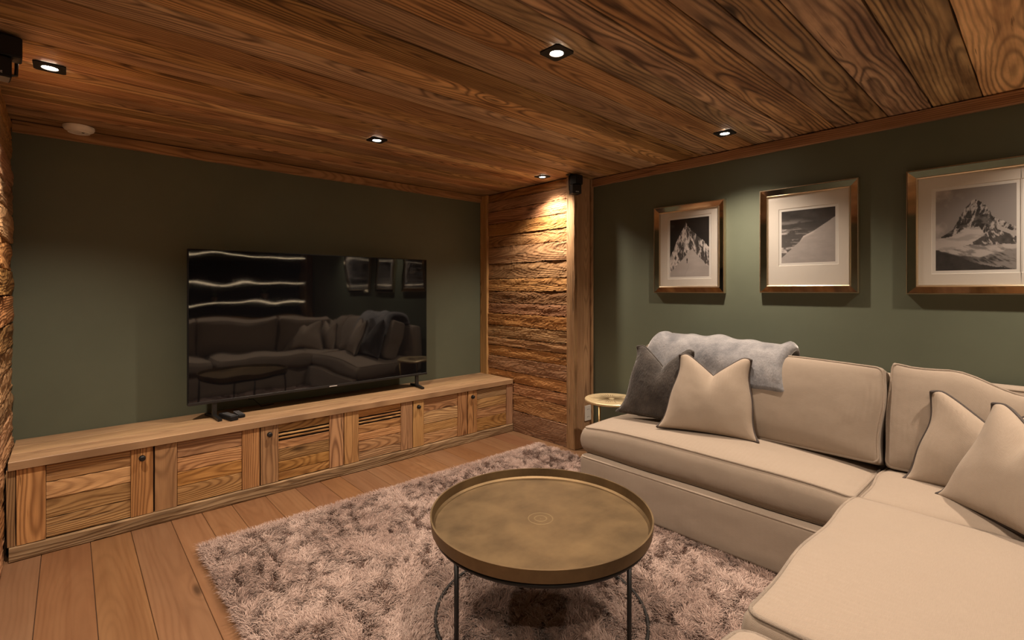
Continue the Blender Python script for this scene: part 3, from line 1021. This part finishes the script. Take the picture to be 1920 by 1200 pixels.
# ------------------------------------------------------------------ soft furniture
def rbox(hx, hy, hz, r, nx, ny, nz, deform, uvscale=1.0):
    """rounded box with uv in metres; returns mesh"""
    V, Fc, UV = [], [], []
    key = {}

    def vid(p):
        kk = tuple(np.round(p, 6))
        if kk not in key:
            key[kk] = len(V)
            V.append(p)
        return key[kk]
    h = np.array([hx, hy, hz])
    loops = []
    for ax in range(3):
        a, b = [(1, 2), (0, 2), (0, 1)][ax]
        na, nb = (nx, ny, nz)[a], (nx, ny, nz)[b]

        def grid(n, hh):
            m = [-hh, -hh + r * 0.35, -hh + r]
            mid = list(np.linspace(-hh + r, hh - r, n + 1))[1:-1]
            return m + mid + [hh - r, hh - r * 0.35, hh]
        ga, gb = grid(na, h[a]), grid(nb, h[b])
        for sg in (-1, 1):
            for i in range(len(ga) - 1):
                for j in range(len(gb) - 1):
                    q, uvq = [], []
                    for (ii, jj) in ((i, j), (i + 1, j), (i + 1, j + 1), (i, j + 1)):
                        p = np.zeros(3)
                        p[ax], p[a], p[b] = sg * h[ax], ga[ii], gb[jj]
                        q.append(vid(p))
                        uvq.append((ga[ii] + ax * 0.37, gb[jj] + sg * 0.21))
                    if (sg > 0) == (ax == 1):
                        q, uvq = q[::-1], uvq[::-1]
                    Fc.append(q)
                    UV += uvq
    P = np.array(V)
    inner = np.clip(P, -(h - r), h - r)
    dlt = P - inner
    ln = np.linalg.norm(dlt, axis=1, keepdims=True)
    ln[ln == 0] = 1
    Q = inner + dlt / ln * r
    Q = np.array([deform(p, h) for p in Q])
    me = bpy.data.meshes.new('cushion')
    me.from_pydata([tuple(p) for p in Q], [], [tuple(f) for f in Fc])
    ul = me.uv_layers.new(name='UVMap')
    ul.data.foreach_set('uv', np.array(UV, dtype=np.float32).ravel())
    me.polygons.foreach_set('use_smooth', [True] * len(me.polygons))
    me.update()
    return me


def pipe_loop(h, r, axis, sg, deform, rad, n=26):
    """piping along the rounded edge round a face"""
    a, b = [(1, 2), (0, 2), (0, 1)][axis]
    hh = np.array(h)
    e = r * 0.70710678
    pts = []
    ca, cb_ = hh[a] - r * 0.29, hh[b] - r * 0.29
    rc = max(r, 0.03)
    path = []
    for (sa, sb, t0) in ((1, 1, 0), (-1, 1, 90), (-1, -1, 180), (1, -1, 270)):
        for k_ in range(7):
            t = math.radians(t0 + k_ * 15)
            path.append((sa * (ca - rc) + rc * math.cos(t), sb * (cb_ - rc) + rc * math.sin(t)))
    full = []
    for i in range(len(path)):
        p, q = path[i], path[(i + 1) % len(path)]
        d = math.dist(p, q)
        m = max(1, int(d / 0.045))
        for j in range(m):
            full.append((p[0] + (q[0] - p[0]) * j / m, p[1] + (q[1] - p[1]) * j / m))
    for (u, v) in full:
        p = np.zeros(3)
        p[a], p[b], p[axis] = u, v, sg * (hh[axis] - r * 0.29)
        pts.append(tuple(deform(p, hh)))
    me = tube_mesh(pts, rad, 8, True)
    me.uv_layers.new(name='UVMap')
    return me


def cushion(name, parent, mat4, h, r, deform, axis, seg=(16, 12, 6), rad=0.0066, label=None):
    me = rbox(h[0], h[1], h[2], r, *seg, deform)
    o = link(name, me, 'sofa', parent, True, mat4)
    if label:
        o['label'] = label
    for sg in (-1, 1):
        link('piping', pipe_loop(h, r, axis, sg, deform, rad), 'pipe', o, False)
    return o


def seat_deform(crown, bulge=0.02, ph=0.0):
    def f(p, h):
        x, y, z = p
        u, v, w = x / h[0], y / h[1], z / h[2]
        cu, cv = max(0, 1 - u * u), max(0, 1 - v * v)
        zz = z + (crown * (cu ** .7) * (0.45 + 0.55 * cv ** .6) if w > 0 else 0.0) * (w * .5 + .5)
        zz += 0.004 * math.sin(u * 5 + ph) * math.cos(v * 4 + ph) * (w > 0)
        cw = max(0, 1 - w * w)
        return np.array([x + bulge * cw * u * (abs(u) > .9) * .6, y + bulge * cw * v * abs(v) ** 6 + 0.005 * math.sin(u * 7 + ph) * abs(v) ** 4, zz])
    return f


def back_deform(puff, ear=0.02, sag=0.02, ph=0.0, slump=0.0):
    def f(p, h):
        x, y, z = p
        u, v, w = x / h[0], y / h[1], z / h[2]
        cu, cw = max(0, 1 - u * u), max(0, 1 - w * w)
        yy = y + puff * v * (cu ** .5) * (cw ** .5) - 0.35 * h[1] * v * (1 - (cu ** .25) * (cw ** .25)) * 0.6
        zz = z + ear * (abs(u) ** 6) * (w > 0) * w - sag * (1 - abs(u) ** 2) * (w > 0) * w * 0.4
        zz += 0.006 * math.sin(4 * u + ph) * (w > 0) * w
        t = min(1, max(0, (u + 0.35) / 0.75))
        zz -= slump * t * t * (3 - 2 * t) * (w > 0) * w
        xx = x * (1 + 0.012 * math.sin(w * 4 + ph))
        return np.array([xx, yy, zz])
    return f


sofa = thing('corner_sofa', (2.9, 0.3, 0), 'large beige herringbone corner sofa with piped loose cushions', 'sofa')
# base on the picture wall side and base on the long side
def soft_box(name, x0, x1, y0, y1, z0, z1, r=0.02):
    h = ((x1 - x0) / 2, (y1 - y0) / 2, (z1 - z0) / 2)
    me = rbox(*h, r, 8, 8, 4, lambda p, hh: p)
    o = link(name, me, 'sofa', sofa, True, Matrix.Translation(((x0 + x1) / 2, (y0 + y1) / 2, (z0 + z1) / 2)))
    link('piping', pipe_loop(h, r, 2, 1, lambda p, hh: p, 0.0055), 'pipe', o, False)
    return o


BY1 = 0.545
soft_box('base', 2.41, 3.33, BY1 + 0.01, 2.02, 0.030, 0.292)
soft_box('base', 0.42, 3.33, -0.52, BY1, 0.030, 0.292)
soft_box('back_frame', 3.20, 3.335, -0.52, 2.02, 0.294, 0.895, 0.045)
soft_box('back_frame', 0.42, 3.19, -0.525, -0.40, 0.294, 0.895, 0.045)
for (x, y) in ((2.5, 1.9), (3.25, 1.9), (0.5, 0.45), (0.5, -0.45), (3.25, -0.45)):
    link('foot', lathe_mesh([(0.0001, 0.010), (0.02, 0.010), (0.024, 0.029), (0.0001, 0.029)], 16), 'black', sofa, True, Matrix.Translation((x, y, 0)))


def seat(x0, x1, y0, y1, z0, z1, crown, r=0.03, ph=0.0):
    # local y = front-back axis for the bulge, local x = long side
    h = ((x1 - x0) / 2, (y1 - y0) / 2, (z1 - z0) / 2)
    return Matrix.Translation(((x0 + x1) / 2, (y0 + y1) / 2, (z0 + z1) / 2)), h


# picture-wall side seat: local x along -y world, local y towards +x
m = basis(((2.475 + 3.19) / 2, (0.565 + 2.04) / 2, 0.375), (0, -1, 0), (0, 0, 1))
cushion('seat_cushion', sofa, m, (0.7375, 0.357, 0.080), 0.022, seat_deform(0.062, 0.03, 1.0), 2, (22, 12, 4))
m, h = seat(2.475, 3.19, -0.39, 0.545, 0.296, 0.462, 0.03)
cushion('seat_cushion', sofa, m, h, 0.03, seat_deform(0.035, 0.02, 2.0), 2)
m, h = seat(1.372, 2.468, -0.39, 0.565, 0.296, 0.470, 0.03)
cushion('seat_cushion', sofa, m, h, 0.03, seat_deform(0.035, 0.015, 3.0), 2)
m, h = seat(0.45, 1.318, -0.39, 0.56, 0.296, 0.470, 0.03)
cushion('seat_cushion', sofa, m, h, 0.05, seat_deform(0.035, 0.015, 4.0), 2)


def upm(cx, cy, z0, hz, ex, lean):
    """matrix for an upright cushion: ex = its right as seen from the front, leaning back by angle"""
    ex = Vector(ex).normalized()
    back = Vector((0, 0, 1)).cross(ex)
    up = (Vector((0, 0, 1)) * math.cos(lean) + back * math.sin(lean))
    ctr = Vector((cx, cy, z0)) + up * hz
    return basis(ctr, ex, up)


# back cushions: facing the room; local y points back
def upright(cx, cy, z0, hw, ht, hz, ex, lean, puff=0.045, ear=0.02, sag=0.02, ph=0.0, slump=0.0):
    m = upm(cx, cy, z0, hz, ex, lean)
    return cushion('back_cushion', sofa, m, (hw, ht, hz), 0.025, back_deform(puff, ear, sag, ph, slump), 1, (18, 4, 14))


upright(2.935, 1.235, 0.485, 0.685, 0.085, 0.240, (0, -1, 0), math.radians(17), 0.055, 0.0, -0.01, 0.3)
upright(2.955, 0.205, 0.475, 0.335, 0.080, 0.250, (0, -1, 0), math.radians(17), 0.050, 0.024, 0.0, 1.3, 0.085)
upright(2.62, -0.215, 0.475, 0.36, 0.08, 0.235, (1, 0, 0), math.radians(15), 0.05, 0.02, 0.02, 2.3)
upright(1.74, -0.225, 0.475, 0.485, 0.08, 0.235, (1, 0, 0), math.radians(15), 0.05, 0.02, 0.02, 3.3)
upright(0.85, -0.225, 0.475, 0.385, 0.08, 0.235, (1, 0, 0), math.radians(15), 0.05, 0.02, 0.02, 4.3)


# throw pillows
def pillow_mesh(hw, hh, T, dent, dentx=0.0, dw=0.75, sk=0.0, n=32, ph=0.0, pinch=0.09, taper=0.26):
    def pos(u, v, side):
        x = hw * u * (1 - pinch * (1 - v * v) - taper * ((v + 1) / 2) ** 1.3 + (0.04 * abs(v) ** 10 if v < 0 else 0.0))
        x += 0.006 * math.sin(5 * v + ph) * u
        z = hh * v * (1 - pinch * 0.5 * (1 - u * u) - 0.07 * abs(u) ** 8 * (v > 0))
        k_ = max(0, 1 - abs(u - dentx) / dw)
        t = ((v + 1) / 2)
        z -= dent * (k_ ** 1.15) * t ** 2.2
        e = max(0, (1 - u * u)) * max(0, (1 - v * v))
        th = T * e ** 0.40
        cre = math.exp(-((u - dentx) / 0.16) ** 2) * max(0, v) ** 1.5
        th *= 1 - 0.45 * cre
        wr = 0.004 * math.sin(9 * u + 5 * v + ph) * (e ** .3) * (1 - e)
        y = -side * (th + wr)
        x += sk * v * hw
        # bottom corners flop forward a little
        y -= 0.02 * (abs(u) ** 8) * (abs(v) ** 8)
        return (x, y, z)
    V, Fc, UV = [], [], []
    g = [math.sin(math.pi / 2 * t) for t in np.linspace(-1, 1, n + 1)]
    for side in (1, -1):
        o0 = len(V)
        for j in range(n + 1):
            for i in range(n + 1):
                V.append(pos(g[i], g[j], side))
        for j in range(n):
            for i in range(n):
                a = o0 + j * (n + 1) + i
                q = [a, a + 1, a + n + 2, a + n + 1]
                ij = [(i, j), (i + 1, j), (i + 1, j + 1), (i, j + 1)]
                if side < 0:
                    q, ij = q[::-1], ij[::-1]
                Fc.append(q)
                UV += [(g[a_] * hw, g[b_] * hh) for (a_, b_) in ij]
    me = bpy.data.meshes.new('pillow')
    me.from_pydata(V, [], Fc)
    ul = me.uv_layers.new(name='UVMap')
    ul.data.foreach_set('uv', np.array(UV, dtype=np.float32).ravel())
    me.polygons.foreach_set('use_smooth', [True] * len(me.polygons))
    me.update()
    border = [pos(t, -1, 1) for t in g[:-1]] + [pos(1, t, 1) for t in g[:-1]] + [pos(-t, 1, 1) for t in g[:-1]] + [pos(-1, -t, 1) for t in g[:-1]]
    return me, border


def pillow(cx, cy, z0, hw, hh, T, dent, ex, lean, mat, pipe, label, roll=0.0, **kw):
    m = upm(cx, cy, z0, hh, ex, lean) @ Matrix.Rotation(roll, 4, 'Y')
    t = thing('throw_pillow', (cx, cy, z0), label, 'pillow')
    me, bd = pillow_mesh(hw, hh, T, dent, **kw)
    b = link('cover', me, mat, t, True, m)
    if pipe:
        pm = tube_mesh(bd, 0.0072, 8, True)
        p_ = link('piping', pm, pipe, t, True, m)
        p_['label'] = 'dark brown piped seam' if pipe == 'pipe_dark' else 'seam'
    return t


pillow(2.765, 1.685, 0.520, 0.270, 0.232, 0.075, 0.12, (0.03, -1, 0), math.radians(15), 'fur_dark', 'fur_dark', 'charcoal faux-fur throw pillow behind the beige one', ph=1, dw=.8)
pillow(2.715, 1.325, 0.512, 0.265, 0.232, 0.085, 0.115, (0.25, -0.968, 0), math.radians(20), 'pillow', 'pipe_dark', 'beige throw pillow with dark piping standing before the charcoal fur pillow', ph=2, dw=.8, sk=.04)
pillow(2.80, 0.170, 0.480, 0.275, 0.212, 0.080, 0.13, (-0.1, -1, 0), math.radians(17), 'pillow', 'pipe_dark', 'creased beige pillow with dark piping leaning on the corner back cushion', ph=3, dw=.85, roll=0.0)
pillow(2.51, 0.11, 0.480, 0.275, 0.222, 0.085, 0.10, (-0.70, -0.714, 0), math.radians(22), 'pillow', 'pipe_dark', 'beige pillow with dark piping propped in front of the creased corner pillow', ph=4, dw=.85)


# throw blanket over the back cushion
def blanket():
    prof = [(2.905, 0.765), (2.915, 0.80), (2.935, 0.86), (2.965, 0.925), (3.01, 0.975), (3.07, 1.0), (3.14, 0.995), (3.19, 0.965), (3.215, 0.92), (3.2, 0.905)]
    P = np.array(prof)
    s = np.concatenate([[0], np.cumsum(np.linalg.norm(np.diff(P, axis=0), axis=1))])
    ns, ny = 44, 70
    ss = np.linspace(0, s[-1], ns)
    px, pz = np.interp(ss, s, P[:, 0]), np.interp(ss, s, P[:, 1])
    ker = np.ones(5) / 5
    for _ in range(2):
        px[2:-2] = np.convolve(px, ker, 'valid')
        pz[2:-2] = np.convolve(pz, ker, 'valid')
    tx, tz = np.gradient(px), np.gradient(pz)
    l = np.hypot(tx, tz)
    nx_, nz_ = -tz / l, tx / l
    V, Fc = [], []
    y0, y1 = 1.865, 0.985
    for side in (0, 1):
        for j in range(ny + 1):
            f = j / ny
            for i in range(ns):
                q = i / (ns - 1)
                yy = y0 + (y1 - y0) * f
                yy += (0.02 * math.sin(q * 7) - 0.055 * (1 - q) ** 2 + 0.02) * (f) + 0.02 * math.sin(q * 6 + 1) * (1 - f)
                fold = 0.010 * math.sin(f * 26 + 2.5 * q) * (0.3 + q) + 0.010 * math.sin(f * 9 + 4 * q + 1) + 0.006 * math.sin(q * 16 + f * 5)
                fold += 0.03 * math.exp(-((f - 0.97) / 0.05) ** 2) * q + 0.02 * math.exp(-((f - 0.04) / 0.05) ** 2)
                ed = min(f, 1 - f) / 0.04
                eq = min(q / 0.05, 1)
                th = 0.034 * math.sqrt(min(1, ed)) * math.sqrt(eq)
                off = (0.004 + (th if side else 0.0)) + max(-0.002, fold) * 0.8 * (1 if side else 0.3)
                V.append((px[i] + nx_[i] * off, yy, pz[i] + nz_[i] * off + 0.018 * (1 - f) * q - 0.02 * f * f * q))
    for side in (0, 1):
        o0 = side * (ny + 1) * ns
        for j in range(ny):
            for i in range(ns - 1):
                a = o0 + j * ns + i
                Fc.append((a, a + 1, a + ns + 1, a + ns))
    o1 = (ny + 1) * ns
    for j in range(ny):
        for i in (0, ns - 1):
            a = j * ns + i
            Fc.append((a, a + ns, o1 + a + ns, o1 + a))
    for i in range(ns - 1):
        for j in (0, ny):
            a = j * ns + i
            Fc.append((a, a + 1, o1 + a + 1, o1 + a))
    me = fixn(mesh('throw_blanket', V, Fc, True))
    o = link('throw_blanket', me, 'fur_grey')
    tag(o, 'silver grey fur throw draped over the sofa back cushion', 'blanket')


blanket()

# ------------------------------------------------------------------ coffee table
TC = (1.431, 1.405)
ct = thing('coffee_table', (*TC, 0.03), 'round antique brass tray coffee table on a thin black frame', 'coffee table')
RT = 0.448
tray = link('tray', lathe_mesh([(0.0001, 0.398), (RT - 0.016, 0.398), (RT - 0.006, 0.404), (RT - 0.001, 0.447), (RT - 0.001, 0.4505), (RT - 0.0075, 0.4505), (RT - 0.013, 0.415), (RT - 0.022, 0.408), (0.0001, 0.408)], 128), 'brass', ct, True, Matrix.Translation((*TC, 0)))
RL = 0.425
ringp = lambda rr, z, n=72: [(TC[0] + rr * math.cos(2 * math.pi * i / n), TC[1] + rr * math.sin(2 * math.pi * i / n), z) for i in range(n)]
link('top_ring', tube_mesh(ringp(RL, 0.3885), 0.0085, 10, True), 'blackm', ct)
link('floor_ring', tube_mesh(ringp(RL, 0.034), 0.0085, 10, True), 'blackm', ct)
va = math.atan2(-TC[1], -TC[0])
for i in range(4):
    a = va + math.pi / 4 + i * math.pi / 2 + 0.02
    x, y = TC[0] + RL * math.cos(a), TC[1] + RL * math.sin(a)
    link('leg', tube_mesh([(x, y, 0.030), (x, y, 0.2), (x, y, 0.388)], 0.0085, 10), 'blackm', ct)

# ------------------------------------------------------------------ gold side table
SX, SY, SZ, SR = 3.085, 2.265, 0.508, 0.205
st = thing('side_table', (SX, SY, 0), 'small round gold side table with a sunburst top beside the sofa end', 'side table')
link('top', lathe_mesh([(0.0001, SZ - 0.02), (SR - 0.006, SZ - 0.02), (SR, SZ - 0.014), (SR, SZ - 0.004), (SR - 0.004, SZ), (0.0001, SZ)], 72), 'sun', st, True, Matrix.Translation((SX, SY, 0)))
gv, gf = [], []
NS = 44
for i in range(NS):
    a = 2 * math.pi * i / NS
    r1 = R.uniform(0.10, 0.17)
    ca, sa = math.cos(a), math.sin(a)
    for (r_, w) in ((0.022, 0.0009), (r1 * .7, 0.0026), (r1, 0.0006)):
        gv += [(SX + ca * r_ - sa * w, SY + sa * r_ + ca * w, SZ + 0.0006), (SX + ca * r_ + sa * w, SY + sa * r_ - ca * w, SZ + 0.0006)]
    b = i * 6
    gf += [(b, b + 1, b + 3, b + 2), (b + 2, b + 3, b + 5, b + 4)]
g = link('sunburst_inlay', mesh('sunburst_inlay', gv, gf), 'sungroove', st)
for i in range(3):
    a = math.radians(187 + 120 * i)
    x, y = SX + 0.185 * math.cos(a), SY + 0.185 * math.sin(a)
    link('leg', tube_mesh([(x, y, 0.002), (x, y, 0.25), (x, y, SZ - 0.021)], 0.008, 10), 'brassleg', st)
link('foot_ring', tube_mesh([(SX + 0.185 * math.cos(2 * math.pi * i / 40), SY + 0.185 * math.sin(2 * math.pi * i / 40), 0.010) for i in range(40)], 0.008, 8, True), 'brassleg', st)

# ------------------------------------------------------------------ rug
rx0, rx1, ry0, ry1 = 0.50, 2.98, 0.25, 2.94
rg = thing('shaggy_rug', ((rx0 + rx1) / 2, (ry0 + ry1) / 2, 0), 'deep-pile shaggy rug in mottled pinkish taupe under the coffee table', 'rug')
boxobj('backing', rx0, rx1, ry0, ry1, 0.001, 0.009, 'rugback', rg, 0.002)


def pile():
    n = 480000
    x = NR.uniform(rx0 - 0.004, rx1 + 0.004, n)
    y = NR.uniform(ry0, ry1 + 0.004, n)
    keep = ~((x > 2.46) & (y < 1.97)) & ~((y < BY1 - 0.04) & (x > 0.47))
    x, y = x[keep], y[keep]
    n = len(x)
    # clumped tufts: strands of a tuft share direction
    a1 = fbm(x * 5 + 10, y * 5 + 10, 3, 3)
    a2 = fbm(x * 22 + 3, y * 22, 7, 2)
    ang = 2 * math.pi * (a1 * 2.2 + a2 * 1.2) + NR.normal(0, 0.55, n)
    lean = 0.45 + 0.55 * fbm(x * 12, y * 12, 13, 2) + NR.normal(0, 0.12, n)
    L = NR.uniform(0.030, 0.052, n)
    # splay outwards along the edges
    ex = np.minimum(x - rx0, 0.05) < 0.035
    ey = (ry1 - y) < 0.035
    ang = np.where(ex & (NR.uniform(0, 1, n) < .8), math.pi + NR.normal(0, .7, n), ang)
    ang = np.where(ey & (NR.uniform(0, 1, n) < .8), math.pi / 2 + NR.normal(0, .7, n), ang)
    dx, dy = np.cos(ang), np.sin(ang)
    w = NR.uniform(0.0008, 0.0016, n)
    sx, sy = -dy, dx
    tw = NR.uniform(-0.8, 0.8, n)
    base = np.stack([x, y, np.full(n, 0.006)], 1)
    d = np.stack([dx, dy, np.zeros(n)], 1)
    sd_ = np.stack([sx * np.cos(tw), sy * np.cos(tw), np.sin(tw) * .6], 1)
    Ls, ln = L[:, None], np.clip(lean, 0.15, 1.15)[:, None]
    up = np.array([[0, 0, 1.0]])
    p1 = base + up * Ls * 0.45 + d * Ls * 0.18 * ln
    p2 = p1 + up * Ls * 0.30 * (1.15 - 0.6 * ln) + d * Ls * 0.36 * ln
    p3 = p2 + up * Ls * 0.12 * (1.1 - ln) + d * Ls * 0.36 * ln
    W_ = w[:, None]
    V = np.stack([base - sd_ * W_ * .7, base + sd_ * W_ * .7, p1 - sd_ * W_, p1 + sd_ * W_, p2 - sd_ * W_ * .8, p2 + sd_ * W_ * .8, p3], 1).reshape(-1, 3)
    b = (np.arange(n) * 7)[:, None]
    quads = np.concatenate([b + np.array([[0, 1, 3, 2]]), b + np.array([[2, 3, 5, 4]])], 1).reshape(-1, 4)
    tris = b + np.array([[4, 5, 6]])
    me = bpy.data.meshes.new('pile')
    nv, nq, nt = len(V), len(quads), len(tris)
    me.vertices.add(nv)
    me.vertices.foreach_set('co', V.astype(np.float32).ravel())
    me.loops.add(nq * 4 + nt * 3)
    me.loops.foreach_set('vertex_index', np.concatenate([quads.ravel(), tris.ravel()]).astype(np.int32))
    me.polygons.add(nq + nt)
    me.polygons.foreach_set('loop_start', np.concatenate([np.arange(nq) * 4, nq * 4 + np.arange(nt) * 3]).astype(np.int32))
    me.polygons.foreach_set('use_smooth', np.ones(nq + nt, dtype=bool))
    me.update(calc_edges=True)
    m1 = fbm(x * 3.2 + 40, y * 3.2 + 8, 51, 4)
    m2 = fbm(x * 16, y * 16, 61, 3)
    tone = 0.53 + 0.75 * (m1 - .5) + 0.5 * (m2 - .5) + NR.normal(0, 0.15, n)
    tone = np.clip(tone, 0, 1)
    tv_ = np.repeat(tone, 7)
    hgt = np.tile(np.array([-.25, -.25, -.05, -.05, .04, .04, .10]), n)
    at = me.attributes.new('tone', 'FLOAT', 'POINT')
    at.data.foreach_set('value', np.clip(tv_ + hgt * 0.0, 0, 1).astype(np.float32))
    o = link('pile', me, 'pile', rg)
    o['kind'] = 'stuff'


pile()

# ------------------------------------------------------------------ shelving behind the camera (seen in the television)
su = thing('shelf_unit', (1.9, -1.95, 0), 'black backlit shelf unit above wooden cupboards on the far wall', 'shelves')
sx0, sx1 = -0.6, 3.22
boxobj('back_panel', sx0, sx1, YF + 0.003, YF + 0.02, 0.86, CEIL - 0.01, 'black', su)
boxobj('base_cabinet', sx0, sx1, YF + 0.003, -1.78, 0.0, 0.86, 'cab', su, 0.003)
for z in (1.13, 1.46, 1.93):
    s_ = boxobj('shelf', sx0, sx1, YF + 0.021, -1.82, z - 0.012, z + 0.012, 'black', su)
    boxobj('light_strip', sx0 + 0.02, sx1 - 0.02, -1.819, -1.815, z - 0.0125, z - 0.009, 'led', s_)
plank('side_post', (3.29, YF + 0.003, CEIL / 2), (0, 0, 1), (0, 1, 0), CEIL - 0.01, 0.13, 0.30, 'trim', su, c=0.003, n=8)


def plant(x, y, z, label):
    t = thing('potted_plant', (x, y, z), label, 'plant', 'potted plants on the black shelves')
    link('pot', lathe_mesh([(0.0001, 0.0), (0.04, 0.0), (0.055, 0.11), (0.048, 0.11), (0.044, 0.09), (0.0001, 0.09)], 24), 'pot', t, False)
    for i in range(14):
        a = R.uniform(0, 6.28)
        l = R.uniform(0.12, 0.2)
        V, Fc = [], []
        for q in range(5):
            f = q / 4
            r_ = l * 0.55 * f ** 1.3
            w = 0.012 * math.sin(math.pi * (0.12 + 0.86 * f))
            c, s = math.cos(a), math.sin(a)
            zz = 0.09 + l * (f - 0.35 * f * f)
            V += [(c * r_ - s * w, s * r_ + c * w, zz), (c * r_ + s * w, s * r_ - c * w, zz)]
        Fc = [(2 * q, 2 * q + 1, 2 * q + 3, 2 * q + 2) for q in range(4)]
        link('leaf', mesh('leaf', V, Fc, True), 'leaf', t, False)


plant(1.75, -1.93, 1.143, 'leafy potted plant on the black shelf, farther from the wooden post')
plant(2.55, -1.93, 1.143, 'leafy potted plant on the black shelf, nearer the wooden post')
